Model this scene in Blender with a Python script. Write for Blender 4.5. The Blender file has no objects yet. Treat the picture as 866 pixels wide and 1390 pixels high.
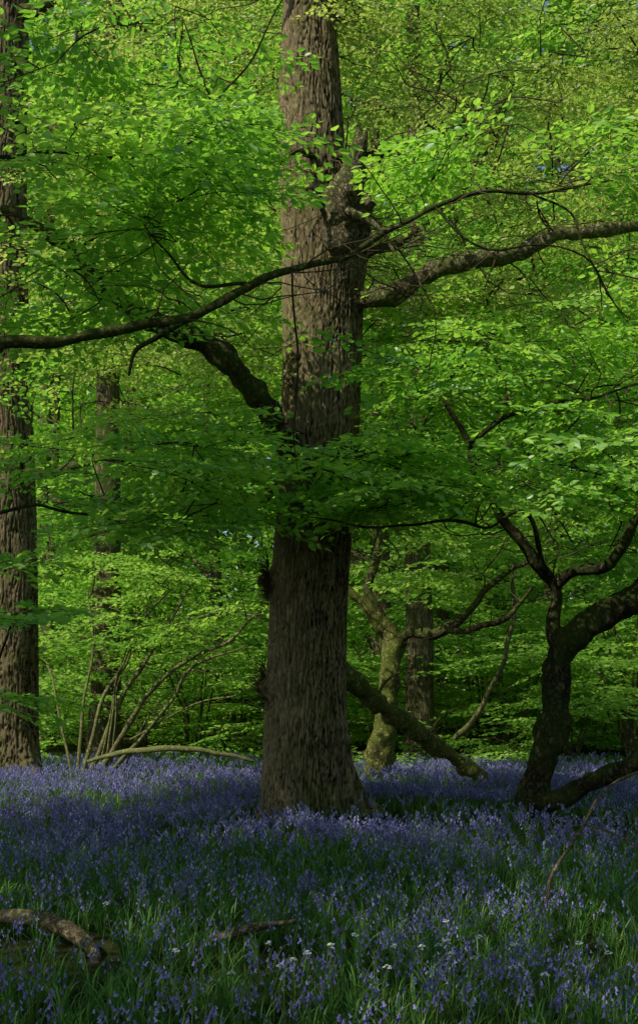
import bpy, math, random
import numpy as np
from mathutils import Vector, noise
rng = np.random.default_rng(7); random.seed(7)
scene = bpy.context.scene
COL = scene.collection
F_PX, U0, V0, EYE = 1586.0, 433.0, 940.0, 1.5
def px_to_world(u, v, y):
    """image pixel coordinates + assumed depth -> world metres"""
    return np.array([(u-U0)/F_PX*y, y, EYE+(V0-v)/F_PX*y])
def gh(x, y):
    return 0.05*np.sin(x*0.6+0.5)*np.cos(y*0.45)+0.03*np.sin(x*1.7+y*1.3)

# ------------------------------------------------------------ materials
def newmat(name):
    m = bpy.data.materials.new(name); m.use_nodes = True
    nt = m.node_tree; nt.nodes.clear()
    out = nt.nodes.new('ShaderNodeOutputMaterial')
    return m, nt, out
def ramp(nt, stops):
    r = nt.nodes.new('ShaderNodeValToRGB')
    e = r.color_ramp.elements
    while len(e) < len(stops): e.new(0.5)
    for i, (p, c) in enumerate(stops):
        e[i].position = p; e[i].color = (*c, 1)
    return r
def leaf_mat(name, stops, trans, tmix=0.45, gloss=0.06):
    m, nt, out = newmat(name); L = nt.links.new
    at = nt.nodes.new('ShaderNodeAttribute'); at.attribute_name = 'tint'
    r = ramp(nt, stops); L(at.outputs['Fac'], r.inputs[0])
    p = nt.nodes.new('ShaderNodeBsdfDiffuse'); L(r.outputs[0], p.inputs[0])
    mul = nt.nodes.new('ShaderNodeMix'); mul.data_type = 'RGBA'; mul.blend_type = 'MULTIPLY'
    mul.inputs[0].default_value = 1
    L(r.outputs[0], mul.inputs[6]); mul.inputs[7].default_value = (*trans, 1)
    t = nt.nodes.new('ShaderNodeBsdfTranslucent'); L(mul.outputs[2], t.inputs[0])
    mx = nt.nodes.new('ShaderNodeMixShader'); mx.inputs[0].default_value = tmix
    L(p.outputs[0], mx.inputs[1]); L(t.outputs[0], mx.inputs[2])
    last = mx
    if gloss > 0:
        gl = nt.nodes.new('ShaderNodeBsdfGlossy'); gl.inputs['Roughness'].default_value = .45
        gl.inputs[0].default_value = (1, 1, 1, 1)
        m2 = nt.nodes.new('ShaderNodeMixShader'); m2.inputs[0].default_value = gloss
        L(mx.outputs[0], m2.inputs[1]); L(gl.outputs[0], m2.inputs[2]); last = m2
    L(last.outputs[0], out.inputs[0])
    return m
def plain_mat(name, c):
    m, nt, out = newmat(name); L = nt.links.new
    at = nt.nodes.new('ShaderNodeAttribute'); at.attribute_name = 'tint'
    r = ramp(nt, [(0, tuple(q*.6 for q in c)), (1, tuple(q*1.4 for q in c))]); L(at.outputs['Fac'], r.inputs[0])
    p = nt.nodes.new('ShaderNodeBsdfDiffuse'); L(r.outputs[0], p.inputs[0]); L(p.outputs[0], out.inputs[0]); return m
def bark_mat(name, dark, light, moss=0.3, sc=(14, 14, 2.2), bump=0.9, dist=0.03, mosscol=(.07,.12,.018), cav=False):
    m, nt, out = newmat(name); L = nt.links.new
    tc = nt.nodes.new('ShaderNodeTexCoord')
    mp = nt.nodes.new('ShaderNodeMapping'); mp.inputs['Scale'].default_value = sc
    L(tc.outputs['Object'], mp.inputs[0])
    n1 = nt.nodes.new('ShaderNodeTexNoise'); n1.inputs['Scale'].default_value = 1; n1.inputs['Detail'].default_value = 7
    n1.inputs['Roughness'].default_value = .7; n1.inputs['Distortion'].default_value = .3
    L(mp.outputs[0], n1.inputs['Vector'])
    # ridged: narrow dark creases where the noise crosses its middle value
    sb = nt.nodes.new('ShaderNodeMath'); sb.operation='SUBTRACT'; sb.inputs[1].default_value=.5; L(n1.outputs['Fac'], sb.inputs[0])
    ab = nt.nodes.new('ShaderNodeMath'); ab.operation='ABSOLUTE'; L(sb.outputs[0], ab.inputs[0])
    h = nt.nodes.new('ShaderNodeMapRange'); h.inputs[1].default_value=0; h.inputs[2].default_value=.13; L(ab.outputs[0], h.inputs[0])
    hv = h.outputs[0]
    if cav:
        at = nt.nodes.new('ShaderNodeAttribute'); at.attribute_name = 'tint'
        mu = nt.nodes.new('ShaderNodeMath'); mu.operation='MULTIPLY'; L(at.outputs['Fac'], mu.inputs[0])
        ms = nt.nodes.new('ShaderNodeMapRange'); ms.inputs[3].default_value=.40; L(hv, ms.inputs[0]); L(ms.outputs[0], mu.inputs[1]); hv = mu.outputs[0]
    r = ramp(nt, [(0.05, dark), (0.45, tuple(.55*a+.45*b for a, b in zip(dark, light))), (0.9, light)])
    L(hv, r.inputs[0])
    n2 = nt.nodes.new('ShaderNodeTexNoise'); n2.inputs['Scale'].default_value = 2.6; n2.inputs['Detail'].default_value = 8
    L(tc.outputs['Object'], n2.inputs['Vector'])
    r2 = ramp(nt, [(max(0, .60-moss*.3), (0, 0, 0)), (.74-moss*.25, (1, 1, 1))])
    L(n2.outputs['Fac'], r2.inputs[0])
    mm = nt.nodes.new('ShaderNodeMath'); mm.operation = 'MULTIPLY'; mm.inputs[1].default_value = min(.85, .3+moss*.7)
    L(r2.outputs[0], mm.inputs[0])
    mx = nt.nodes.new('ShaderNodeMix'); mx.data_type = 'RGBA'
    L(mm.outputs[0], mx.inputs[0]); L(r.outputs[0], mx.inputs[6])
    mc = nt.nodes.new('ShaderNodeMix'); mc.data_type = 'RGBA'; mc.inputs[0].default_value = .5
    L(r.outputs[0], mc.inputs[6]); mc.inputs[7].default_value = (*mosscol, 1)
    L(mc.outputs[2], mx.inputs[7])
    p = nt.nodes.new('ShaderNodeBsdfDiffuse')
    L(mx.outputs[2], p.inputs[0])
    b = nt.nodes.new('ShaderNodeBump'); b.inputs['Strength'].default_value = bump; b.inputs['Distance'].default_value = dist
    L(h.outputs[0], b.inputs['Height']); L(b.outputs[0], p.inputs['Normal'])
    L(p.outputs[0], out.inputs[0])
    return m
M_LEAF = leaf_mat('beech_leaf', [(0, (.11, .28, .04)), (.5, (.21, .43, .055)), (1, (.35, .55, .085))], (1.7, 1.7, 1.0), .52, .04)
M_LEAFY = leaf_mat('oak_leaf', [(0, (.18, .28, .045)), (.5, (.31, .43, .08)), (1, (.47, .56, .15))], (1.5, 1.5, 1.0), .5, .03)
M_LEAFB = leaf_mat('woodland_leaf', [(0, (.11, .27, .035)), (.5, (.22, .42, .06)), (1, (.38, .55, .11))], (1.6, 1.6, 1.0), .5, 0)
M_BLADE = leaf_mat('strap_leaf', [(0, (.028, .085, .014)), (.6, (.07, .18, .03)), (1, (.18, .34, .06))], (1.5, 1.6, .8), .3, .02)
M_BELL = leaf_mat('bluebell_petal', [(0, (.125, .112, .29)), (.6, (.22, .20, .48)), (1, (.42, .395, .73))], (1.2, 1.2, 1.2), .3, 0)
M_WHITE = leaf_mat('white_petal', [(0, (.65, .67, .65)), (1, (.82, .82, .80))], (1, 1, 1), .3, 0)
M_STEM = leaf_mat('green_stem', [(0, (.06, .12, .025)), (1, (.12, .19, .05))], (1, 1, 1), .1, 0)
M_TWIG = plain_mat('twig_bark', (.055, .044, .026))
M_OAK = bark_mat('oak_bark', (.014, .010, .006), (.40, .315, .175), .45, (80, 80, 10), .7, .01, (.13,.15,.035), True)
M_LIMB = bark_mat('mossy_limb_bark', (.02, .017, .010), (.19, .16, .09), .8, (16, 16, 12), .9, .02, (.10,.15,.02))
M_SUNL = bark_mat('tan_sunlit_limb_bark', (.035, .03, .016), (.36, .30, .18), .7, (18, 18, 12), .9, .02, (.13,.18,.03))  # paler limb bark: sunlight on the right limb put into the colour
M_MOSS = bark_mat('mossy_trunk_bark', (.035, .03, .012), (.40, .35, .16), 1.0, (16, 16, 12), 1.0, .03, (.23,.31,.04))
M_BGB = bark_mat('wood_bark', (.045, .036, .02), (.31, .25, .14), .6, (24, 24, 3), .8, .03)
M_PALE = bark_mat('pale_dead_bark', (.05, .042, .022), (.28, .25, .13), .8, (20, 20, 12), .5, .01, (.14,.18,.04))
M_DARK = bark_mat('dark_bark', (.015, .013, .008), (.10, .083, .05), .7, (14, 14, 8), .9, .025)  # dark bark for the hornbeam and thinner beech limbs
M_LOG = bark_mat('brown_log_bark', (.08, .06, .035), (.40, .31, .19), .4, (12, 12, 12), .9, .015)

# ------------------------------------------------------------ mesh helpers
def make_mesh(name, V, F, mi=None, tint=None, smooth=None, mats=()):
    V = np.asarray(V, np.float32); F = np.asarray(F, np.int32)
    me = bpy.data.meshes.new(name); n = len(F)
    me.vertices.add(len(V)); me.vertices.foreach_set('co', V.ravel())
    me.loops.add(4*n); me.loops.foreach_set('vertex_index', F.ravel())
    me.polygons.add(n); me.polygons.foreach_set('loop_start', np.arange(0, 4*n, 4, dtype=np.int32))
    for m in mats: me.materials.append(m)
    if mi is not None: me.polygons.foreach_set('material_index', np.asarray(mi, np.int32))
    me.update(calc_edges=True)
    if smooth is not None: me.polygons.foreach_set('use_smooth', np.asarray(smooth, bool))
    a = me.attributes.new('tint', 'FLOAT', 'FACE')
    a.data.foreach_set('value', np.asarray(tint if tint is not None else np.full(n, .5), np.float32))
    me.update()
    return me
class Geo:
    def __init__(s): s.V=[]; s.F=[]; s.M=[]; s.T=[]; s.S=[]; s.n=0
    def add(s, V, F, mi=0, tint=.5, smooth=True):
        V=np.asarray(V); F=np.asarray(F)
        s.V.append(V); s.F.append(F+s.n); s.n+=len(V)
        k=len(F)
        s.M.append(np.full(k, mi) if np.isscalar(mi) else mi)
        s.T.append(np.full(k, tint) if np.isscalar(tint) else tint)
        s.S.append(np.full(k, smooth) if np.isscalar(smooth) else smooth)
    def mesh(s, name, mats, origin=(0,0,0)):
        V=np.concatenate(s.V)-np.array(origin)
        return make_mesh(name, V, np.concatenate(s.F), np.concatenate(s.M), np.concatenate(s.T), np.concatenate(s.S), mats)
def tube(pts, rad, k=6):
    P=np.asarray(pts,float); n=len(P); r=np.asarray(rad,float)
    T=np.gradient(P,axis=0); T/=np.linalg.norm(T,axis=1,keepdims=True)+1e-9
    m=np.abs(T.mean(0)); ref=np.eye(3)[np.argmin(m)]
    N=np.cross(T,ref); N/=np.linalg.norm(N,axis=1,keepdims=True)+1e-9; B=np.cross(T,N)
    a=np.arange(k)*2*math.pi/k
    V=P[:,None]+r[:,None,None]*(np.cos(a)[None,:,None]*N[:,None]+np.sin(a)[None,:,None]*B[:,None])
    i=np.arange(n-1)[:,None]*k; j=np.arange(k)[None]; j2=(j+1)%k
    F=np.stack([i+j,i+j2,i+k+j2,i+k+j],-1).reshape(-1,4)
    return V.reshape(-1,3),F
def catmull(P, R, sub=8):
    P=np.asarray(P,float); R=np.asarray(R,float)
    Q=np.concatenate([[2*P[0]-P[1]],P,[2*P[-1]-P[-2]]]); o=[]; ro=[]
    for i in range(1,len(Q)-2):
        for t in np.arange(sub)/sub:
            o.append(.5*((2*Q[i])+(-Q[i-1]+Q[i+1])*t+(2*Q[i-1]-5*Q[i]+4*Q[i+1]-Q[i+2])*t*t+(-Q[i-1]+3*Q[i]-3*Q[i+1]+Q[i+2])*t**3))
            ro.append(R[i-1]*(1-t)+R[i]*t)
    o.append(P[-1]); ro.append(R[-1])
    return np.array(o),np.array(ro)
def wobble(P, amp, f=1.2):
    Q=P.copy()
    for i,p in enumerate(P):
        w=noise.noise_vector(Vector(p)*f); Q[i]+=np.array(w)*amp
    return Q
def gnarled(geo, pts, rad, k=12, sub=8, amp=.03, knob=.18, mi=0, f=1.2, tint=.8):
    P,R=catmull(pts,rad,sub); P=wobble(P,amp,f)
    P=np.concatenate([P,[P[-1]+(P[-1]-P[-2])*.3]]); R=np.append(R,R[-1]*.15)
    R=R*np.array([1+knob*.9*noise.noise(Vector(p)*3.1) for p in P])
    V,F=tube(P,R,k)
    if knob>0:
        C=np.repeat(P,k,axis=0); D=V-C
        s=np.array([1+knob*(noise.noise(Vector(v)*5)+.6*noise.noise(Vector(v)*12)) for v in V])
        V=C+D*s[:,None]
    geo.add(V,F,mi,tint,True)
    return P
# ------------------------------------------------------------ leaf sprays
LEAFV=np.array([(0,0,0),(.28,.27,.05),(.68,.26,.05),(1.02,0,-.04),(.68,-.26,.05),(.28,-.27,.05)])
LEAFF=np.array([(0,3,2,1),(0,5,4,3)])
def rot(yaw,pitch,roll):
    cy,sy=math.cos(yaw),math.sin(yaw); cp,sp=math.cos(pitch),math.sin(pitch); cr,sr=math.cos(roll),math.sin(roll)
    return np.array([[cy,-sy,0],[sy,cy,0],[0,0,1]])@np.array([[cp,0,-sp],[0,1,0],[sp,0,cp]])@np.array([[1,0,0],[0,cr,-sr],[0,sr,cr]])
def spray_template(leaf=.075, L=.75, tilt=.45, step=.055, seed=0, twigs=True):
    r=random.Random(seed); g=Geo()
    def pt(t): return np.array([L*t, .05*math.sin(t*3+seed), -.10*t*t])
    mp=[pt(t) for t in np.linspace(0,1,4)]
    V,F=tube(mp,[.0035,.003,.002,.001],3); g.add(V,F,1,.5,True)
    def put(p,yaw):
        s=leaf*r.uniform(.6,1.25)
        R=rot(yaw,r.uniform(-.45,.25),r.gauss(0,tilt))
        g.add((LEAFV*s)@R.T+p,LEAFF,0,r.random(),False)
    side=1; t=.08
    while t<.95:
        b=pt(t); ln=L*.55*(1-t*.75)*r.uniform(.7,1.15); a=side*r.uniform(.6,1.0)
        d=np.array([math.cos(a),math.sin(a),r.uniform(-.25,.12)])
        if twigs:
            V,F=tube([b,b+d*ln],[.002,.0008],3); g.add(V,F,1,.5,True)
        s2=1; q=.05
        while q<ln:
            put(b+d*q,a+s2*r.uniform(.4,1.1)); s2=-s2; q+=step*r.uniform(.7,1.3)
        put(b+d*ln,a)
        put(b,-a); side=-side; t+=.125*r.uniform(.8,1.2)
    put(pt(1),0)
    return (np.concatenate(g.V),np.concatenate(g.F),np.concatenate(g.M),np.concatenate(g.T),np.concatenate(g.S))
TEMPL={'near':[spray_template(.100,.80,.5,.084,i) for i in range(7)],
       'small':[spray_template(.070,.6,.8,.066,20+i) for i in range(6)],
       'far':[spray_template(.165,1.15,.65,.175,40+i,False) for i in range(6)]}
class Foliage:
    def __init__(s,kind): s.kind=kind; s.P=[[] for _ in TEMPL[kind]]; s.g=Geo(); s.count=0
    def spray(s,p,yaw,pitch,roll,sc,off=0):
        s.P[rng.integers(len(s.P))].append((rot(yaw,pitch,roll)*sc,p,off)); s.count+=1
    def finish(s,name,mats,origin=(0,0,0)):
        for tp,pl in zip(TEMPL[s.kind],s.P):
            if not pl: continue
            V,F,M,T,S=tp
            R=np.array([a[0] for a in pl]); P=np.array([a[1] for a in pl]); O=np.array([a[2] for a in pl])
            VV=np.einsum('nij,vj->nvi',R,V)+P[:,None]; n=len(pl)
            FF=F[None]+(np.arange(n)*len(V))[:,None,None]
            TT=np.clip(T[None]*.7+.15+O[:,None],0,1)
            s.g.add(VV.reshape(-1,3),FF.reshape(-1,4),np.tile(M,n),TT.ravel(),np.tile(S,n))
        return s.g.mesh(name,mats,origin)
def grow(fol, skel, centers, L=1.2, sc=1.0, nspr=7, r0=.010, off=0, droop=.12, mi=1):
    """attach leafy boughs at centres to the nearest part of the branch skeleton"""
    skel=np.array(skel)
    C=np.array(centers)
    d0=np.min(np.linalg.norm(C[:,None]-skel[None],axis=2),axis=1)
    for c in C[np.argsort(d0)]:
        dd=np.linalg.norm(skel-c,axis=1)+np.maximum(0,skel[:,2]-c[2])*.3
        nearest=skel[np.argmin(dd)]; v=c-nearest
        ln=L*rng.uniform(.75,1.25)
        yaw=math.atan2(v[1],v[0])+rng.normal(0,.5)
        pit=rng.normal(.03,.12)
        d=np.array([math.cos(yaw)*math.cos(pit),math.sin(yaw)*math.cos(pit),math.sin(pit)])
        base=c-d*ln*.5
        D=np.linalg.norm(base-nearest)
        tt=np.linspace(0,1,7)[:,None]
        mid=(base+nearest)/2+np.array([rng.normal(0,.1),rng.normal(0,.1),rng.normal(.08,.10)])*D
        path=(1-tt)**2*nearest+2*tt*(1-tt)*mid+tt**2*base
        path=wobble(path,.07*sc,2.0)
        tt=np.linspace(0,1,6)[1:,None]
        bough=base+d*ln*tt+np.array([0,0,-droop*ln])*tt**2
        bough=wobble(bough,.05*sc,2.5)
        allp=np.concatenate([path,bough])
        ra=min(.03,r0+.006*D)*sc
        R=np.linspace(ra,.003,len(allp))
        V,F=tube(allp,R,5); fol.g.add(V,F,mi,.3,True)
        skel=np.concatenate([skel,path[2::2],bough[1:3]])
        o=off+rng.normal(0,.15)
        side=1
        for i in range(nspr):
            t=.1+.85*i/(nspr-1)
            p=base+d*ln*t+np.array([0,0,-droop*ln*t*t])
            ya=yaw+(0 if i==nspr-1 else side*rng.uniform(.45,1.1)); side=-side
            fol.spray(p,ya,rng.normal(-.08,.15),rng.normal(0,.18),sc*rng.uniform(.7,1.15),o+rng.normal(0,.05))
def bare_twigs(g, skel, n, sel, steps=8, stp=.22, r0=.012):
    """crooked leafless twigs wandering out from the limbs"""
    S=[s for s in skel if sel(s)]
    for _ in range(n):
        p=np.array(S[rng.integers(len(S))],float); a=rng.uniform(0,6.28); e=rng.normal(.15,.35); path=[p.copy()]
        for q in range(steps):
            a+=rng.normal(0,.45); e=e*.8+rng.normal(.02,.25)
            p=p+stp*rng.uniform(.6,1.3)*np.array([math.cos(a)*math.cos(e),math.sin(a)*math.cos(e)*.6,math.sin(e)]); path.append(p.copy())
            if q in (2,4,5) and rng.random()<.8:
                b=a+rng.choice([-1,1])*rng.uniform(.5,1.1); d=np.array([math.cos(b),math.sin(b)*.6,rng.normal(.1,.4)]); l2=rng.uniform(.25,.7)
                V,F=tube([p,p+d*l2*.5+rng.normal(0,.03,3),p+d*l2+rng.normal(0,.05,3)],[r0*.5,r0*.35,.002],4); g.add(V,F,1,.9)
        V,F=tube(path,np.linspace(r0,.003,len(path)),5); g.add(V,F,1,.9)
# ------------------------------------------------------------ objects
def empty(name,loc,label,cat,group=None):
    o=bpy.data.objects.new(name,None); o.location=loc; o.empty_display_size=.3; COL.objects.link(o)
    o['label']=label; o['category']=cat
    if group: o['group']=group
    return o
def child(name,me,par,label=None):
    o=bpy.data.objects.new(name,me); COL.objects.link(o); o.parent=par
    if label: o['label']=label
    return o
def single(name,me,loc,label=None,cat=None,group=None,kind=None):
    o=bpy.data.objects.new(name,me); o.location=loc; COL.objects.link(o)
    if label: o['label']=label
    if cat: o['category']=cat
    if group: o['group']=group
    if kind: o['kind']=kind
    return o
TO_SUN=np.array([-.55,-.45,.70]); TO_SUN/=np.linalg.norm(TO_SUN)

# ------------------------------------------------------------ ground
gx=np.concatenate([-np.geomspace(400,16,20)[:-1],np.linspace(-16,16,120),np.geomspace(16,400,20)[1:]])
gy=np.concatenate([-np.geomspace(200,6,12)[:-1],np.linspace(-6,34,150),np.geomspace(34,900,20)[1:]])
X,Y=np.meshgrid(gx,gy); Z=gh(X,Y)
V=np.stack([X,Y,Z],-1).reshape(-1,3); nx=len(gx); ny=len(gy)
i,j=np.meshgrid(np.arange(ny-1),np.arange(nx-1),indexing='ij'); b=(i*nx+j).ravel()
F=np.stack([b,b+1,b+nx+1,b+nx],-1)
mg,nt,out=newmat('leaf_litter_soil'); L=nt.links.new
tc=nt.nodes.new('ShaderNodeTexCoord')
n1=nt.nodes.new('ShaderNodeTexNoise'); n1.inputs['Scale'].default_value=14; n1.inputs['Detail'].default_value=8
L(tc.outputs['Object'],n1.inputs['Vector'])
r=ramp(nt,[(.35,(.015,.018,.008)),(.5,(.03,.04,.012)),(.7,(.06,.05,.022))]); L(n1.outputs['Fac'],r.inputs[0])
p=nt.nodes.new('ShaderNodeBsdfDiffuse'); L(r.outputs[0],p.inputs[0])
bm=nt.nodes.new('ShaderNodeBump'); bm.inputs['Strength'].default_value=.7; bm.inputs['Distance'].default_value=.05
L(n1.outputs['Fac'],bm.inputs['Height']); L(bm.outputs[0],p.inputs['Normal']); L(p.outputs[0],out.inputs[0])
g=make_mesh('ground',V,F,None,None,np.ones(len(F)),[mg]); single('ground',g,(0,0,0),kind='structure')

# ------------------------------------------------------------ furrowed trunks
def pts(lst): return [px_to_world(*a) for a in lst]
def big_trunk(cx,rr,cy,zs,k,roots,burls,amp=1.,seed=0.,fr=46.):
    th=np.arange(k)*2*math.pi/k
    V=np.zeros((len(zs),k,3)); T=np.zeros((len(zs),k))
    for a in range(k):
        c,s=math.cos(th[a]),math.sin(th[a])
        for q in range(len(zs)):
            z=zs[q]; R=rr[q]
            wv=1.8*noise.noise(Vector((c*4,s*4,z*2.2+seed)))
            n0=abs(noise.noise(Vector((c*R*fr+wv,s*R*fr+wv,z*2.2+seed))))
            n1_=noise.noise(Vector((c*R*50,s*R*50,z*20+5+seed)))
            n2_=noise.noise(Vector((c*1.3,s*1.3,z*.5+9+seed)))
            rg=min(1,n0/.22)
            rad=R*(1+.05*n2_)+amp*(.026*rg-.018+.007*n1_)
            zz=max(z,0)
            for ra,am,dec,wd in roots:
                dlt=(th[a]-ra+.25*(zz-.3)*(1 if ra>-1 else 0)+math.pi)%(2*math.pi)-math.pi
                rad+=am*math.exp(-zz/dec)*math.exp(-(dlt/wd)**2)
            for ba,bz,am,w in burls:
                dlt=((th[a]-ba+math.pi)%(2*math.pi)-math.pi)*R
                e=(dlt/w)**2+((z-bz)/w)**2
                if e<9: rad+=am*math.exp(-e)*(1+.8*noise.noise(Vector((c*14,s*14,z*14))))
            V[q,a]=(cx[q]+c*rad,cy+s*rad,z); T[q,a]=min(1,max(0,.14+.74*rg+.40*n1_+.25*n2_))
    i=np.arange(len(zs)-1)[:,None]*k; j=np.arange(k)[None]; j2=(j+1)%k
    F=np.stack([i+j,i+j2,i+k+j2,i+k+j],-1).reshape(-1,4)
    return V.reshape(-1,3),F,T[:-1].reshape(-1)
YO=14.0
prof=[(1125,354,470),(1085,356,470),(1050,357,470),(1000,359,470),(900,363,470),(800,368,472),(700,376,478),(600,380,486),(500,383,490),(400,384,492),(330,385,492),(270,382,484),(200,378,468),(100,378,462),(0,386,452),(-150,392,445),(-400,400,435),(-800,412,425)]
zc=[];xc=[];rc=[]
for v,a,b_ in prof:
    q=px_to_world((a+b_)/2,v,YO); xc.append(q[0]); zc.append(q[2]); rc.append((b_-a)/2/F_PX*YO)
zs=np.concatenate([np.linspace(-.15,9.9,620),np.linspace(9.95,14.5,70)])
cx=np.interp(zs,zc,xc); rr=np.interp(zs,zc,rc)
cx=np.convolve(np.pad(cx,12,'edge'),np.ones(25)/25,'valid'); rr=np.convolve(np.pad(rr,12,'edge'),np.ones(25)/25,'valid')
roots=[(-.18,.62,.34,.18),(-.75,.10,.4,.14),(-1.25,.10,.28,.14),(-1.9,.10,.35,.13),(-2.7,.09,.28,.16),(1.2,.2,.4,.4),(2.6,.12,.5,.3)]
zz_=lambda v: px_to_world(0,v,14)[2]
burls=[(-2.95,zz_(790),.15,.12),(-2.8,zz_(935),.14,.11),(-2.5,zz_(925),.06,.1),(-2.2,zz_(860),.05,.08),(-.35,zz_(330),.08,.35),(-.45,zz_(285),.14,.22),(-1.2,zz_(260),-.07,.16),(-1.6,zz_(600),.06,.2),(-.6,zz_(1000),.03,.25)]
V,F,T=big_trunk(cx,rr,YO,zs,360,roots,burls)
ox=np.array([cx[0],YO,0.0])
oak=empty('oak_tree',ox,'tall mature oak with furrowed grey-brown bark and spreading mossy limbs','tree')
child('trunk',make_mesh('oak_trunk',V-ox,F,None,T,np.ones(len(F)),[M_OAK]),oak)
skel=[[cx[q],YO,zs[q]] for q in range(190,680,10)]
LL=[(430,632,14.0),(385,600,13.6),(350,540,13.2),(300,490,12.9),(240,446,12.6),(180,412,12.4),(122,384,12.2),(108,345,12.2),(60,310,12.3),(0,285,12.5)]
RL=[(455,412,14),(500,404,13.7),(560,382,13.4),(640,356,13.2),(700,347,13.2),(770,322,13.2),(830,312,13.3),(900,300,13.5),(980,270,13.7)]
limbs=[
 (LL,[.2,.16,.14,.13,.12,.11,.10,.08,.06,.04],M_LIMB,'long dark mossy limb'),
 (RL,[.14,.115,.10,.088,.08,.072,.065,.055,.04],M_SUNL,'mossy limb with sunlight painted tan'),
 ([(470,360,14.1),(530,330,14.3),(575,305,14.5),(615,275,14.7),(645,240,14.9),(665,205,15.1),(675,180,15.2)],[.08,.06,.05,.042,.032,.022,.012],M_LIMB,None),
 ([(448,350,13.85),(463,300,13.50),(474,256,13.36),(482,220,13.3),(487,190,13.28)],[.24,.22,.18,.12,.03],M_SUNL,'jagged broken limb stub'),
 ([(440,225,14),(400,212,13.4),(380,222,13),(350,245,12.8)],[.05,.035,.03,.015],M_LIMB,None),
 ([(440,215,13.8),(500,208,13.3),(560,195,13),(598,176,12.9),(640,150,12.8)],[.05,.045,.038,.030,.012],M_LIMB,None),
 ([(440,40,14),(500,-40,14.3),(580,-120,14.8),(660,-220,15)],[.07,.05,.04,.03],M_LIMB,None),
 ([(410,-20,14),(350,-80,13.6),(300,-140,13.2),(230,-200,13)],[.07,.05,.04,.03],M_LIMB,None),
 ([(410,650,14.2),(340,672,15),(250,690,15.8),(150,688,16.5),(70,680,17)],[.09,.07,.065,.06,.04],M_LIMB,None),
]
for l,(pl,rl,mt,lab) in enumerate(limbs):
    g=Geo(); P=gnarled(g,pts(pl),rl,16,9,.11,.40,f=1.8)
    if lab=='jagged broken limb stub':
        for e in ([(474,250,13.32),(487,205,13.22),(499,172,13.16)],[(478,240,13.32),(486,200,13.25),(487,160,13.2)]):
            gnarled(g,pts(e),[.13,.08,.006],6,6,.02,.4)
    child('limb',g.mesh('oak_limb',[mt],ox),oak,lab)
    skel+=list(P[4::3])
g=Geo()
gnarled(g,pts([(462,280,13.45),(485,292,13.2),(515,312,13.1),(540,348,13.0)]),[.06,.045,.03,.012],8,6,.03,.2)
child('dead_branch',g.mesh('dead_branch',[M_SUNL],ox),oak,'pale dead broken branch')
for bu,bv in ((366,792),(361,932)):
    g=Geo(); c=px_to_world(bu,bv,13.82)
    for t in range(110):
        d=np.array([-abs(rng.normal(0,.6)),-abs(rng.normal(0,.5)),rng.normal(.4,.7)]); d/=np.linalg.norm(d)
        c2=c+np.array([0,0,1])*rng.normal(0,.12)+d*.03; ln=rng.uniform(.06,.24)
        V,F=tube([c2,c2+d*ln*.5+rng.normal(0,.02,3),c2+d*ln+rng.normal(0,.03,3)],[.005,.004,.002],4); g.add(V,F,0,.7)
    child('epicormic_twigs',g.mesh('burr_twigs',[M_TWIG],ox),oak)
HL1=[(762,900),(752,850),(752,800),(735,765),(700,728),(668,685),(645,640),(630,590)]
HL2=[(752,800),(775,778),(818,768),(845,735),(862,700),(880,800),(795,848),(762,895)]
KEEP=[([(a,b) for a,b,_ in LL[1:8]],55,12.9,.72),([(a,b) for a,b,_ in RL[1:7]],38,13.6,.75),(HL1,42,13.8,.9),(HL2,40,13.6,.9),([(490,160),(472,290)],95,13.6,.93),([(15,-20),(15,240)],90,20.4,.85),([(15,380),(15,480)],60,20,.6)]
def segd(u,v,poly):
    m=1e9
    for (a,b),(c,d) in zip(poly[:-1],poly[1:]):
        L2=(c-a)**2+(d-b)**2; t=max(0,min(1,((u-a)*(c-a)+(v-b)*(d-b))/max(L2,1e-6)))
        m=min(m,math.hypot(u-a-t*(c-a),v-b-t*(d-b)))
    return m
HD=np.array([-.55,-.45])/math.hypot(.55,.45)
def sunpath(P,tx,ty,z0,z1,lat):
    """would this bough stand between the sun and the given upright stretch?"""
    dx,dy=P[0]-tx,P[1]-ty; t=dx*HD[0]+dy*HD[1]
    if t<.3: return False
    return abs(dx*HD[1]-dy*HD[0])<lat and z0<P[2]-t*.985<z1
def box(n,u0,u1,v0,v1,y0,y1):
    out=[]
    while len(out)<n:
        u,v,y=rng.uniform(u0,u1),rng.uniform(v0,v1),rng.uniform(y0,y1)
        if y<14.2 and 335<u<535 and 90<v<510 and rng.random()<.82: continue
        if y<14.6 and 300<u<550 and v>725: continue
        if u<130 and y<20.6 and 480<v<1010 and rng.random()<(.92 if v>600 else .6): continue
        if any(y<yy and rng.random()<pr and segd(u,v,pl)<w for pl,w,yy,pr in KEEP): continue
        P=px_to_world(u,v,y)
        if sunpath(P,0,YO,4.9,10.5,1.1) and rng.random()<.88: continue
        if sunpath(P,2.0,16.8,-.5,1.3,.9) and rng.random()<.9: continue
        out.append(P)
    return out
fo=Foliage('small')
cen=box(92,120,900,-120,260,13,17.5)+box(22,480,900,250,420,13,16)+box(18,60,380,280,520,13,16)
bare_twigs(fo.g,skel,85,lambda s: s[2]>5.6)
grow(fo,skel,cen,1.2,1.05,8,.009,.1)
child('crown',fo.finish('oak_crown',[M_LEAFY,M_TWIG],ox),oak)
fo=Foliage('near')
cen=box(16,270,560,545,700,12.0,13.4)+box(15,40,380,330,620,12.6,15)+box(18,480,880,370,560,12.6,15.5)
grow(fo,skel,cen,1.1,1.0,7,.009,.05)
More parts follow.
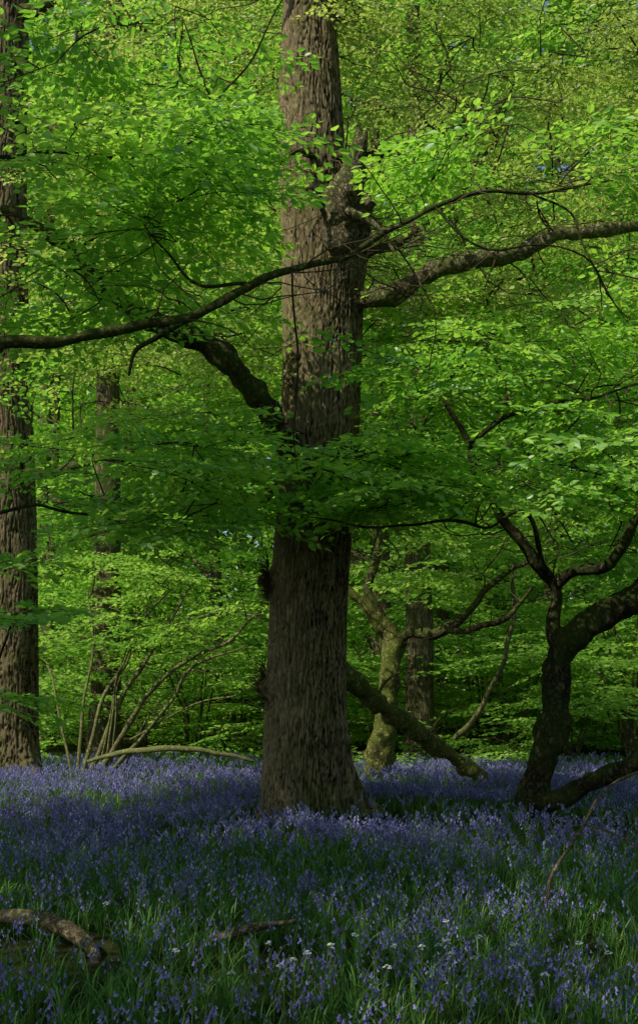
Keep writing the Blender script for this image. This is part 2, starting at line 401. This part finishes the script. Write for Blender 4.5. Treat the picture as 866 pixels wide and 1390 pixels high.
child('lower_leafy_branches',fo.finish('oak_lower_crown',[M_LEAF,M_TWIG],ox),oak)

# ------------------------------------------------------------ beech standing beside the view (its boughs sweep in)
def simple_trunk(g,base,H,r,lean=(0,0),k=20,flare=.5,mi=0):
    z=np.linspace(0,1,60); P=np.stack([base[0]+lean[0]*z**1.3,base[1]+lean[1]*z**1.3,-.15+z*H],1)
    P=wobble(P,.06,.3)
    R=r*(1-.75*z)+r*flare*np.exp(-z*H/.35)
    V,F=tube(P,R,k)
    C=np.repeat(P,k,axis=0); D=V-C
    s=np.array([1+.10*noise.noise(Vector((v[0]*4,v[1]*4,v[2]*.8))) for v in V]); V=C+D*s[:,None]
    g.add(V,F,mi,.5,True); return P
bx=np.array([-7.6,6.5,0.0])
be=empty('beech_tree',bx,'beech tree with long thin horizontal boughs of fresh green leaves','tree')
g=Geo(); PT=simple_trunk(g,bx,15,.38)
child('trunk',g.mesh('beech_trunk',[M_BGB],bx),be)
sk=list(PT[20::3])
hero=[bx+[0,0,3.6],np.array([-5.2,7.6,3.95])]+pts([(-60,472,8.8),(0,467,9),(100,458,9.2),(200,443,9.4),(262,428,9.5),(325,397,9.6),(380,372,9.7),(450,352,9.9),(520,322,10.1),(590,285,10.3),(650,262,10.5),(725,262,10.8),(800,250,11),(880,232,11.2)])
g=Geo(); P=gnarled(g,hero,[.12,.09,.052,.048,.044,.040,.038,.034,.03,.027,.024,.021,.018,.014,.010,.006],10,8,.05,.2,f=2.2)
child('limb',g.mesh('beech_limb',[M_LIMB],bx),be); sk+=list(P[20::3]); heroP=P
for pl,rl in [
 ([bx+[0,0,4.6],np.array([-4.5,8,5.2])]+pts([(-40,215,9.5),(60,205,9.8),(160,212,10),(260,215,10.2),(380,232,10.4)]),[.09,.05,.022,.018,.014,.010,.005]),
 ([bx+[0,0,2.6],np.array([-4.8,9,2.9])]+pts([(-40,700,11),(60,690,11.3),(160,705,11.6),(280,700,12)]),[.07,.05,.02,.016,.012,.006]),
 (pts([(160,212,10),(200,238,10.1),(240,205,10.2),(300,130,10.3),(350,65,10.4),(390,-10,10.5)]),[.010,.012,.012,.011,.009,.006]),
 (pts([(262,428,9.5),(215,462,9.4),(180,480,9.3),(168,508,9.25)]),[.028,.022,.018,.01]),
 (pts([(345,390,9.6),(270,385,9.7),(225,350,9.8),(200,300,9.9)]),[.018,.014,.011,.006]),
 (pts([(400,366,9.7),(402,470,9.6),(398,560,9.5),(405,640,9.6)]),[.010,.008,.006,.003]),
 (pts([(590,285,10.3),(650,330,10.2),(790,350,10.4),(850,440,10.6)]),[.012,.010,.008,.004]),
 (pts([(725,262,10.8),(770,290,10.7),(810,370,10.7),(850,430,10.8)]),[.012,.010,.008,.005]),
 (pts([(520,322,10.1),(560,360,10),(590,450,10),(580,520,10.1)]),[.010,.008,.006,.003]),
]:
    g=Geo(); P=gnarled(g,pl,rl,8,8,.07,.12,f=2.2); child('limb',g.mesh('beech_limb',[M_DARK],bx),be); sk+=list(P[6::3])
sk=[s for s in sk if s[1]>6]
fo=Foliage('near')
bare_twigs(fo.g,heroP[30:],20,lambda s: True,6,.16,.008)
bare_twigs(fo.g,[s for s in sk if s[0]>-3 and s[2]>5],12,lambda s: True,6,.16,.008)
cen=box(23,-80,330,130,330,9.2,12)+box(6,-60,200,330,440,10,12)+box(20,-90,290,600,770,10.5,13.5)+box(2,-60,35,800,1010,9,12)+box(5,520,860,150,330,10.3,12)+box(7,-60,300,-20,120,10.5,12.5)
grow(fo,sk,cen,1.0,.95,7,.007,.04)
child('crown',fo.finish('beech_crown',[M_LEAF,M_TWIG],bx),be)

def shade_tree(base,cen,lab,par=None):  # foliage added out of view to cast shade
    base=np.array(base,float)
    if par is None:
        par=empty('beech_tree',base,lab,'tree')
        g=Geo(); PT=simple_trunk(g,base,14,.4)
        child('trunk',g.mesh('beech_trunk',[M_BGB],base),par)
    else: PT=np.array([base+[0,0,z] for z in np.linspace(4,14,40)])
    fo=Foliage('far')
    grow(fo,list(PT[-25::3]),cen,2.0,1.25,7,.02,-.1)
    child('shade_crown',fo.finish('shade_canopy',[M_LEAF,M_TWIG],base),par)
def vol(n,x0,x1,y0,y1,z0,z1):
    o=[]
    while len(o)<n:
        P=[rng.uniform(x0,x1),rng.uniform(y0,y1),rng.uniform(z0,z1)]
        if P[1]>5 and P[2]>10.9: continue
        if sunpath(P,0,YO,5.2,12,1.3): continue
        if sunpath(P,-1.8,10.6,5.0,8,1.2) and rng.random()<.7: continue
        o.append(P)
    return o
shade_tree(bx,vol(36,-13,-4,1.5,7.2,9.7,12.5)+vol(15,-8.8,-5.2,7.4,9.8,9.6,10.8)+vol(16,-9.6,-6.4,6.4,8.8,9.6,10.8),'',be)  # unseen boughs added to shade the flowers and lower oak trunk
shade_tree((-8,-3,0),vol(48,-13,-2,-5,2,9,12.5),'unseen beech tree with dense crown added to shade the flowers')
shade_tree((1.5,-3.5,0),vol(24,-2,6,-6,0,7.5,11),'unseen beech tree with low crown added for shade')

# ------------------------------------------------------------ twisted hornbeam (dark, forked)
hx=px_to_world(722,1117,13.4); hx[2]=0
ht=empty('hornbeam_tree',hx,'twisted dark hornbeam forking low among the bluebells','tree')
g=Geo()
P=gnarled(g,pts([(720,1128,13.4),(730,1070,13.4),(742,1010,13.4),(751,950,13.4),(762,895,13.4),(795,848,13.3),(835,822,13.2),(880,800,13.1),(960,760,13),(1040,690,12.9)]),[.22,.175,.155,.150,.165,.175,.165,.155,.14,.12],28,12,.08,.28)
g.add(*tube([px_to_world(722,1132,13.4),px_to_world(722,1105,13.4),px_to_world(726,1080,13.4)],[.29,.23,.17],20))
child('trunk',g.mesh('hornbeam_trunk',[M_DARK],hx),ht); sk=list(P[30::4])
for pl,rl in [
 (pts([(762,900,13.4),(752,850,13.4),(752,800,13.4),(735,765,13.3),(700,728,13.2),(668,685,13.1),(645,640,13),(630,590,12.9),(600,540,12.8)]),[.12,.085,.075,.07,.06,.05,.042,.035,.02]),
 (pts([(752,800,13.4),(775,778,13.2),(818,768,13),(845,735,12.9),(862,700,12.8),(890,640,12.7),(900,560,12.6)]),[.06,.062,.058,.055,.05,.04,.03]),
 (pts([(704,1118,13.25),(725,1094,13.0),(765,1078,12.8),(805,1062,12.6),(840,1044,12.5),(880,1024,12.4),(960,1000,12.3)]),[.08,.12,.11,.105,.10,.10,.08]),
 (pts([(745,780,13.3),(715,700,13),(655,712,12.5),(560,712,12),(480,708,11.7),(420,700,11.5)]),[.03,.022,.018,.014,.01,.005]),
 (pts([(630,600,12.9),(700,560,12.6),(780,540,12.3),(870,520,12)]),[.03,.024,.018,.01]),
 (pts([(645,640,13),(600,660,12.6),(540,665,12.3),(480,640,12)]),[.03,.022,.015,.008]),
]:
    g=Geo(); P=gnarled(g,pl,rl,12,9,.07,.25,f=2); child('limb',g.mesh('hornbeam_limb',[M_DARK],hx),ht); sk+=list(P[8::3])
fo=Foliage('near')
bare_twigs(fo.g,sk,26,lambda s: s[2]>2.2 and s[0]<5,6,.2,.010)
cen=box(38,500,920,450,660,11.2,14.5)+box(10,780,920,620,760,13.6,15)+box(4,430,640,620,690,11.5,13)
grow(fo,sk,cen,1.15,1.0,7,.008,.02)
child('crown',fo.finish('hornbeam_crown',[M_LEAF,M_TWIG],hx),ht)

# ------------------------------------------------------------ mossy twisted tree further back
mx_=px_to_world(513,1062,19.5); mx_[2]=0
mt=empty('hawthorn_tree',mx_,'small mossy forked tree with crooked branches','tree')
g=Geo(); P=gnarled(g,pts([(508,1068,19.5),(514,1020,19.5),(526,960,19.5),(532,900,19.5),(530,868,19.5),(508,838,19.4),(482,812,19.3),(450,780,19.2)]),[.28,.22,.18,.17,.17,.11,.08,.05],20,10,.07,.3)
child('trunk',g.mesh('hawthorn_trunk',[M_MOSS],mx_),mt); sk=list(P[50::4])
for pl,rl in [
 (pts([(530,880,19.5),(560,860,19.3),(600,858,19.2),(640,828,19),(665,795,18.9),(720,760,18.8)]),[.13,.10,.085,.06,.05,.03]),
 (pts([(520,850,19.5),(500,800,19.6),(512,760,19.8),(500,700,20)]),[.11,.08,.07,.05]),
 (pts([(600,858,19.2),(650,855,18.8),(690,835,18.5),(722,800,18.3)]),[.05,.045,.04,.025]),
]:
    g=Geo(); P=gnarled(g,pl,rl,12,8,.09,.3,f=2); child('limb',g.mesh('hawthorn_limb',[M_LIMB],mx_),mt); sk+=list(P[8::3])
fo=Foliage('near'); cen=box(20,470,760,640,790,18.2,21)
bare_twigs(fo.g,sk,10,lambda s: True,6,.2,.010)
grow(fo,sk,cen,1.2,1.1,7,.01,.12); child('crown',fo.finish('hawthorn_crown',[M_LEAFB,M_TWIG],mx_),mt)

# ------------------------------------------------------------ fallen things
def branch_obj(name,pl,rl,mt_,lab,cat,k=12,amp=.03,extra=(),knob=.22):
    g=Geo(); P=pts(pl)
    o=np.array(P[0],float).copy(); gnarled(g,P,rl,k,8,amp,knob,f=2)
    for e,er in extra: gnarled(g,pts(e),er,8,6,amp,.15)
    return single(name,g.mesh(name,[mt_],o),o,lab,cat)
branch_obj('fallen_tree_limb',[(662,1082,17),(648,1056,16.8),(622,1032,16.6),(588,1006,16.3),(552,984,16),(520,962,15.7),(490,938,15.3),(465,915,14.95),(450,900,14.7)],[.07,.11,.115,.11,.12,.11,.105,.10,.09],M_MOSS,'mossy fallen limb leaning against the oak trunk','fallen limb',18,.05,
   [([(585,1000,16.3),(600,975,16.2),(630,960,16.1)],[.03,.02,.01]),([(512,962,15.7),(520,930,15.6),(548,910,15.5)],[.03,.02,.01])],.55)
branch_obj('fallen_log',[(-80,1250,7.0),(-20,1246,6.98),(30,1245,6.9),(75,1253,6.85),(105,1268,6.7),(126,1290,6.55),(134,1318,6.4)],[.052,.056,.055,.052,.048,.04,.02],M_LOG,'curved brown rotting log among strap-shaped leaves','fallen log',18,.03,(),.3)
branch_obj('fallen_branch',[(280,1278,6.6),(320,1268,6.62),(355,1258,6.65),(400,1250,6.7)],[.02,.03,.028,.016],M_LOG,'short brown broken branch on the ground','fallen branch',10,.03)
branch_obj('fallen_branch',[(120,1036,18.5),(160,1022,18.3),(210,1018,18),(260,1019,18),(300,1022,18),(345,1030,18)],[.03,.04,.045,.045,.04,.02],M_PALE,'low arching pale branch above the bluebells','fallen branch',10,.06)
branch_obj('bramble_stem',[(741,1225,7.2),(748,1188,7.2),(772,1152,7.2),(796,1120,7.2),(812,1088,7.2),(840,1062,7.25),(900,1035,7.3)],[.010,.010,.009,.009,.009,.008,.006],M_LOG,'thin pale arching stem rising from the flowers','stem',6,.02,
   [([(796,1120,7.2),(830,1130,7.1),(866,1150,7.0)],[.007,.006,.005])])
branch_obj('fallen_branch',[(618,1005,20),(650,960,19.6),(682,900,19.2),(696,820,19),(698,760,19)],[.05,.045,.04,.035,.02],M_PALE,'slender pale leaning branch in sunlight','fallen branch',8,.08)
hz=px_to_world(130,1062,19.5); hz[2]=0
hs=empty('hazel_shrub',hz,'hazel coppice of bare pale arching stems','shrub')
skz=[]
HZ=[
 ([(118,1058,19.5),(150,980,19.4),(190,910,19.3),(225,850,19.2),(262,790,19)],[.05,.044,.036,.028,.016]),
 ([(125,1058,19.5),(175,985,19.2),(215,925,19),(260,890,18.8),(310,870,18.6),(345,835,18.5)],[.052,.046,.04,.034,.026,.016]),
 ([(110,1058,19.5),(135,960,19.6),(170,900,19.7),(185,850,19.8),(230,800,19.8)],[.036,.032,.03,.025,.014]),
 ([(138,1058,19.5),(190,1005,19),(235,950,18.7),(262,905,18.5),(330,878,18.4)],[.036,.032,.03,.025,.012]),
 ([(105,1058,19.6),(112,950,19.8),(128,880,20),(120,800,20)],[.03,.026,.02,.014]),
 ([(225,850,19.2),(290,830,19),(350,835,18.9)],[.02,.016,.012]),
 ([(180,1000,19),(260,960,18.7),(320,945,18.5),(350,920,18.4)],[.02,.016,.012,.008]),
 ([(100,1058,19.7),(80,960,20),(60,900,20.4),(10,880,20.8)],[.026,.022,.018,.012])]
for q in range(4):
    u0=rng.uniform(100,170); u1=u0+rng.uniform(10,150); v1=rng.uniform(830,960)
    HZ.append(([(u0,1058,19.5),(u0+(u1-u0)*.45,1058-(1058-v1)*.5,19.3),(u1,v1,19.1),(u1+25,v1-25,19)],[.02,.016,.012,.006]))
for pl,rl in HZ:
    g=Geo(); P=gnarled(g,pts(pl),rl,8,8,.06,.2,f=1.5); child('stem',g.mesh('hazel_stem',[M_PALE],hz),hs); skz+=list(P[14::3])
fo=Foliage('near'); cen=box(20,60,345,720,900,18.5,21)
bare_twigs(fo.g,skz,30,lambda s: True,6,.2,.009)
grow(fo,skz,cen,1.1,1.0,6,.008,.1); child('crown',fo.finish('hazel_crown',[M_LEAFB,M_TWIG],hz),hs)

# ------------------------------------------------------------ woodland trees
def variant(idx,H,r,rad,zlo,ncl,lean):
    g=Geo(); PT=simple_trunk(g,(0,0),H,r,lean)
    sk=list(PT[14::3])
    for b in range(9):
        z=rng.uniform(.2,.85); P0=PT[int(z*59)]; a=b*2.4+rng.uniform(-.4,.4); ln=rad*rng.uniform(.5,.9)
        d=np.array([math.cos(a),math.sin(a),rng.uniform(.1,.6)])
        q=[P0,P0+d*ln*.35+[0,0,.1],P0+d*ln*.7+[0,0,rng.uniform(-.2,.4)],P0+d*ln+[0,0,rng.uniform(-.4,.8)]]
        rb=r*(1-.75*z)*.45
        P=gnarled(g,q,[rb,rb*.75,rb*.5,rb*.2],8,6,.15,.12); sk+=list(P[4::3])
    tm=g.mesh('wood_trunk',[M_BGB])
    fo=Foliage('far'); cen=[]
    while len(cen)<ncl:
        z=rng.uniform(zlo,H+1); a=rng.uniform(0,2*math.pi)
        prof_=math.sin(math.pi*min(1,max(.12,(z-zlo+1.5)/(H-zlo+3))))**.5
        q=rad*prof_*math.sqrt(rng.uniform(.08,1)); cen.append([q*math.cos(a),q*math.sin(a),z])
    grow(fo,sk,cen,1.9,1.0,7,.014,0)
    return tm,fo.finish('wood_crown',[M_LEAFB,M_TWIG])
VAR=[variant(0,20,.34,3.6,2.8,76,(.6,.2)),variant(1,17,.22,3.2,2.0,64,(-.8,.3)),variant(2,22,.36,4.0,4.0,82,(.1,-.3))]
placed=[]
def at(u,y,vi,s,rz,x=None):
    if x is None: x=(u-U0)/F_PX*y
    placed.append((x,y))
    e=empty('woodland_tree',(x,y,float(gh(x,y))),'woodland tree with slender trunk and fresh green layered leaves','tree','trees of the wood'); e.scale=(s,s,s); e.rotation_euler=(0,0,rz)
    child('trunk',VAR[vi][0],e); child('crown',VAR[vi][1],e)
at(142,26,2,1.0,1.0); at(570,26,2,.95,3.4); at(300,35,1,1.0,.5); at(740,33,1,1.05,3); at(930,29,1,.95,4.3); at(60,38,0,1.0,5); at(430,40,2,1.1,2.2)
t=0
while len(placed)<22 and t<4000:
    t+=1; y=rng.uniform(33,52); x=rng.uniform(-.29*y,.31*y+2)
    if min(math.hypot(x-a,y-b) for a,b in placed)<4.0: continue
    at(0,y,int(rng.integers(3)),rng.uniform(.85,1.1),rng.uniform(0,6.28),x)
# unseen trees around and behind the viewpoint, added to block sky light
for q,(x,y) in enumerate([(-5,-10),(2,-11),(9,-7),(10.5,0),(11,7),(-15,-7),(12,14)]):
    at(0,y,q%3,.8,q*1.3,x)
lx=np.array([px_to_world(6,1062,20.5)[0],20.5,0.0])
lt=empty('ash_tree',lx,'thick straight trunk with tan furrowed bark and small leafy sprays','tree')
zs2=np.linspace(-.15,18,620)
V,F,T=big_trunk(lx[0]+.05*np.sin(zs2*.5),.56*(1-zs2*.022)+.16*np.exp(-np.maximum(zs2,0)/.4),20.5,zs2,240,[(-.6,.2,.4,.3),(-2,.15,.4,.3)],[],1.2,31.,32.)
child('trunk',make_mesh('ash_trunk',V-lx,F,None,T,np.ones(len(F)),[M_OAK]),lt)
PT=np.stack([np.full(60,lx[0]),np.full(60,20.5),np.linspace(0,18,60)],1)
sk=list(PT[10::2])
for pl,rl in [(pts([(10,60,20.5),(50,110,20),(75,175,19.6),(130,130,19.2)]),[.12,.08,.05,.02]),(pts([(20,640,20.5),(80,640,19.6),(140,625,19),(200,640,18.4)]),[.1,.07,.05,.02]),(pts([(10,20,20.5),(60,10,20),(110,-40,19.6)]),[.14,.1,.06])]:
    g=Geo(); P=gnarled(g,pl,rl,10,8,.1,.2); child('limb',g.mesh('ash_limb',[M_LIMB],lx),lt); sk+=list(P[4::3])
fo=Foliage('small'); bare_twigs(fo.g,sk,20,lambda s: s[2]>6,8,.3,.016)
cen=box(34,90,300,-150,600,18.5,22)+box(8,-60,60,220,400,18.5,22)
grow(fo,sk,cen,1.5,1.5,7,.012,.15); child('crown',fo.finish('ash_crown',[M_LEAFY,M_TWIG],lx),lt)
def shrub(seed):
    g=Geo(); sk=[]
    for s_ in range(7):
        a=rng.uniform(0,6.28); o=rng.uniform(.5,1.5); h=rng.uniform(2.2,4.2)
        q=[np.array([.1*math.cos(a),.1*math.sin(a),-.1]),np.array([o*.3*math.cos(a),o*.3*math.sin(a),h*.4]),np.array([o*.8*math.cos(a),o*.8*math.sin(a),h*.8]),np.array([o*1.3*math.cos(a),o*1.3*math.sin(a),h])]
        P=gnarled(g,q,[.03,.025,.018,.008],7,6,.12,.1); sk+=list(P[5::2])
    fo=Foliage('near'); cen=[[rng.normal(0,1.0),rng.normal(0,1.0),rng.uniform(.4,4.0)] for _ in range(22)]
    bare_twigs(fo.g,sk,8,lambda s: True,6,.2,.009)
    grow(fo,sk,cen,1.2,1.35,6,.008,.05)
    return g.mesh('shrub_stems',[M_LIMB]),fo.finish('shrub_leaves',[M_LEAFB,M_TWIG])
SH=[shrub(0),shrub(1)]
sp=[]
def put_shrub(x,y,s):
    sp.append((x,y)); e=empty('hazel_shrub',(x,y,float(gh(x,y))),'leafy hazel bush with thin upright stems','shrub','hazel bushes under the trees')
    e.scale=(s,s,s*rng.uniform(.65,1)); e.rotation_euler=(0,0,rng.uniform(0,6.28))
    q=SH[len(sp)%2]; child('stems',q[0],e); child('leaves',q[1],e)
t=0
while len(sp)<23 and t<5000:
    t+=1; y=rng.uniform(23.5,36); x=rng.uniform(-.30*y,.30*y)
    if sp and min(math.hypot(x-a,y-b) for a,b in sp)<2.0: continue
    if y<27.0 and (abs(x-placed[0][0])<1.7): continue
    if y<27.0 and (abs(x-placed[1][0])<1.6): continue
    put_shrub(x,y,rng.uniform(.7,1.1))
for q in range(13):
    put_shrub(-13+q*2.25+rng.uniform(-.5,.5),rng.uniform(39,43),rng.uniform(1.3,1.7))
fo=Foliage('far')
for q_ in range(7200):
    y=rng.uniform(54,70); x=rng.uniform(-30,30); z=42*rng.random()**.9 if q_<4000 else (rng.uniform(0,12) if q_<5400 else rng.uniform(12,46))
    if q_>=5400: x=rng.uniform(-22,24)
    fo.spray(np.array([x,y,z]),rng.uniform(0,6.28),rng.normal(-.1,.45),rng.normal(0,.45),rng.uniform(2.2,3.4),rng.normal(0,.2))
single('distant_woodland',fo.finish('distant_woodland',[M_LEAFB,M_TWIG]),(0,0,0),'mass of far green woodland foliage','woodland',None,'stuff')

# ------------------------------------------------------------ bluebells
def bluebell(seed,lod):
    r=random.Random(seed); g=Geo(); H=r.uniform(.24,.36); a0=.09
    def sp_(t): return np.array([a0*t**3, 0, H*(t-.10*t**6)])
    ts=np.linspace(0,1,6 if lod==0 else 4)
    V,F=tube([sp_(t) for t in ts],[.0024]*(len(ts)-1)+[.0012],4 if lod==0 else 3); g.add(V,F,0,.8)
    nb=r.randint(4,8)
    for b in range(nb):
        t=.64+.38*b/nb; p=sp_(t); a=r.uniform(-1.8,1.8); q=np.array([math.cos(a)*.014,math.sin(a)*.014,-.004])
        s=r.uniform(.6,.85)*(1.05 if lod==0 else 1.15)
        d=np.array([math.cos(a)*.5,math.sin(a)*.5,-1]); d/=np.linalg.norm(d)
        top=p+q
        if lod==0:
            V,F=tube([top,top+d*.006*s,top+d*.017*s,top+d*.022*s],[.002,.0055*s,.0055*s,.0105*s],6)
        else:
            V,F=tube([top,top+d*.023*s],[.0045*s,.0095*s],4)
        g.add(V,F,1,r.random(),lod==0)
    return g
def blades(seed,nb,hs_=1.):
    r=random.Random(seed); g=Geo()
    for b in range(nb):
        a=r.uniform(0,6.28); h=r.uniform(.12,.28)*hs_; o=r.uniform(.02,.14); w=r.uniform(.0018,.0045)
        c=np.array([math.cos(a),math.sin(a),0]); s=np.array([-math.sin(a),math.cos(a),0]); V=[]
        for t,ww in ((0,.6),(.4,1),(.75,.8),(1,.1)):
            p=c*(o*t*t+.01)+np.array([0,0,h*(t-.3*t**3)]); V+= [p-s*w*ww,p+s*w*ww]
        g.add(V,[(0,1,3,2),(2,3,5,4),(4,5,7,6)],0,r.random(),True)
    return g
def pack(g): return (np.concatenate(g.V),np.concatenate(g.F),np.concatenate(g.M),np.concatenate(g.T),np.concatenate(g.S))
def scatter(out,tpl,P,S,Yw,tl=.2):
    V,F,M,T,S_=tpl; n=len(P); c,s=np.cos(Yw),np.sin(Yw)
    R=np.zeros((n,3,3)); R[:,0,0]=c;R[:,0,1]=-s;R[:,1,0]=s;R[:,1,1]=c;R[:,2,2]=1
    lx_=rng.normal(0,tl,n); ly_=rng.normal(0,tl,n); R[:,0,2]=lx_; R[:,1,2]=ly_
    VV=np.einsum('nij,vj->nvi',R*S[:,None,None],V)+P[:,None]
    TT=np.clip(T[None]*.6+.2+rng.normal(0,.18,n)[:,None],0,1)
    out.add(VV.reshape(-1,3),(F[None]+(np.arange(n)*len(V))[:,None,None]).reshape(-1,4),np.tile(M,n),TT.ravel(),np.tile(S_,n))
def clear(x,y):
    if math.hypot(x-ox[0],y-YO)<.6: return True
    if -.75<x-ox[0]<1.15 and 11.8<y<14: return rng.random()<.75
    if -.15<x-hx[0]<1.7 and 11.6<y<13.0: return rng.random()<.8
    if math.hypot(x-hx[0],y-hx[1])<.3: return True
    if x<-1.1 and 5.9<y<6.95: return rng.random()<.8
    if -.75<x<0 and 5.9<y<6.7: return rng.random()<.7
    if 1.3<x<1.7 and 6.2<y<7.2: return rng.random()<.6
    return False
def field(n,y0,y1,dens=None):
    o=[]
    while len(o)<n:
        y=math.sqrt(rng.uniform(y0**2,y1**2)); x=rng.uniform(-.29*y-1.2,.29*y+1.2)
        if dens is not None and rng.random()>dens(x,y): continue
        if clear(x,y): continue
        o.append((x,y))
    return np.array(o)
def dn(x,y):
    v=.52+1.0*noise.noise(Vector((x*.7,y*.5,0)))+.7*noise.noise(Vector((x*2.5,y*2.5,3)))
    v*=1.0 if y<10 else .88
    e=21.5+2.0*noise.noise(Vector((x*.3,1,0)))
    if y>e: v*=.1
    return max(.10,v)
BT0=[pack(bluebell(i,0)) for i in range(8)]; BT1=[pack(bluebell(10+i,1)) for i in range(8)]
FP=field(12800,4.6,24,dn); FP=FP[np.argsort(FP[:,1])]
inview=np.array([abs(x/y)<.272 and y>5.6 for x,y in FP])
ind=np.where(inview)[0][:300]; mask=np.ones(len(FP),bool); mask[ind]=False
mats_b=[M_STEM,M_BELL]
BM=[make_mesh('bluebell',t[0],t[1],t[2],t[3],t[4],mats_b) for t in BT0]
for q,i_ in enumerate(ind):
    x,y=FP[i_]; o=single('bluebell',BM[q%8],(x,y,float(gh(x,y))),'violet-blue bluebell with nodding bells on arched stem','flower','bluebells nearest in the carpet')
    s=rng.uniform(.7,1.05); o.scale=(s,s,s); o.rotation_euler=(rng.normal(0,.14),rng.normal(0,.14),rng.uniform(0,6.28))
out=Geo(); rest=FP[mask]
for near in (True,False):
    A=rest[rest[:,1]<10] if near else rest[rest[:,1]>=10]
    T_=BT0 if near else BT1; w=rng.integers(0,8,len(A))
    for v_ in range(8):
        B=A[w==v_]; P=np.column_stack([B,gh(B[:,0],B[:,1])]); scatter(out,T_[v_],P,rng.uniform(.75,1.2,len(B)),rng.uniform(0,6.28,len(B)),.14)
single('bluebell_carpet',out.mesh('bluebell_carpet',mats_b),(0,0,0),'dense carpet of violet-blue bluebells','flowers',None,'stuff')
out=Geo()
A=np.concatenate([field(9500,4.4,26),field(6000,4.4,11)]); w=rng.integers(0,6,len(A))
for v_ in range(6):
    B=A[w==v_]; P=np.column_stack([B,gh(B[:,0],B[:,1])]); scatter(out,pack(blades(v_,8)),P,rng.uniform(.6,1.2,len(B)),rng.uniform(0,6.28,len(B)),.1)
single('grass',out.mesh('grass',[M_BLADE]),(0,0,0),'green strap-shaped leaves covering the woodland floor','ground cover',None,'stuff')
def garlic(seed):
    r=random.Random(seed); g=Geo(); H=r.uniform(.22,.31)
    V,F=tube([(0,0,0),(.01,0,H*.5),(.02,0,H)],[.002,.002,.0015],4); g.add(V,F,0)
    for q in range(8):
        d=np.array([r.gauss(0,1),r.gauss(0,1),abs(r.gauss(0,.8))+.1]); d/=np.linalg.norm(d); c=np.array([.02,0,H])+d*.014
        for k_ in range(5):
            s=.011; R=rot(k_*1.257+r.random(),r.uniform(-.2,.6),r.uniform(-.4,.4)); g.add((LEAFV*s)@R.T+c,LEAFF,1,r.random(),False)
    return g.mesh('white_flower',[M_STEM,M_WHITE])
GM=[garlic(i) for i in range(3)]
spots=[(600,1250),(592,1272),(610,1290),(370,1290),(385,1300),(480,1282),(690,1285),(640,1290),(450,1298),(540,1295),(700,1300),(240,1298),(780,1275),(520,1305),(572,1300),(655,1275),(320,1308),(420,1305),(820,1290),(140,1225),(610,1310),(400,1312),(745,1310)]
for q,(u,v) in enumerate(spots):
    y=(EYE-.27)*F_PX/(v-V0); x=(u-U0)/F_PX*y
    o=single('white_flower',GM[q%3],(x,y,float(gh(x,y))),'small white wildflower cluster on thin green stem','flower','white flowers among the bluebells'); o.rotation_euler=(0,0,q)

# ------------------------------------------------------------ light, sky, camera
w=bpy.data.worlds.new('World'); scene.world=w; w.use_nodes=True; nt=w.node_tree; nt.nodes.clear()
s=nt.nodes.new('ShaderNodeTexSky'); s.sky_type='NISHITA'; s.sun_disc=False
s.sun_elevation=math.asin(TO_SUN[2]); s.sun_rotation=math.radians(231)
bg=nt.nodes.new('ShaderNodeBackground'); bg.inputs[1].default_value=.13
o=nt.nodes.new('ShaderNodeOutputWorld'); nt.links.new(s.outputs[0],bg.inputs[0]); nt.links.new(bg.outputs[0],o.inputs[0])
ld=bpy.data.lights.new('sun','SUN'); ld.energy=5; ld.angle=math.radians(.5); ld.color=(1,.95,.84)
lo=bpy.data.objects.new('sun',ld); COL.objects.link(lo); lo.location=(-20,-15,30)
lo.rotation_euler=Vector(-TO_SUN).to_track_quat('-Z','Y').to_euler()
cd=bpy.data.cameras.new('camera'); cd.sensor_fit='VERTICAL'; cd.sensor_height=24; cd.lens=24*F_PX/1390; cd.shift_y=(V0-695)/1390
cd.clip_end=2000; cd.clip_start=.05
co=bpy.data.objects.new('camera',cd); COL.objects.link(co); co.location=(0,0,EYE); co.rotation_euler=(math.radians(90),0,0)
scene.camera=co
scene.view_settings.view_transform='Standard'; scene.view_settings.look='None'; scene.view_settings.exposure=0
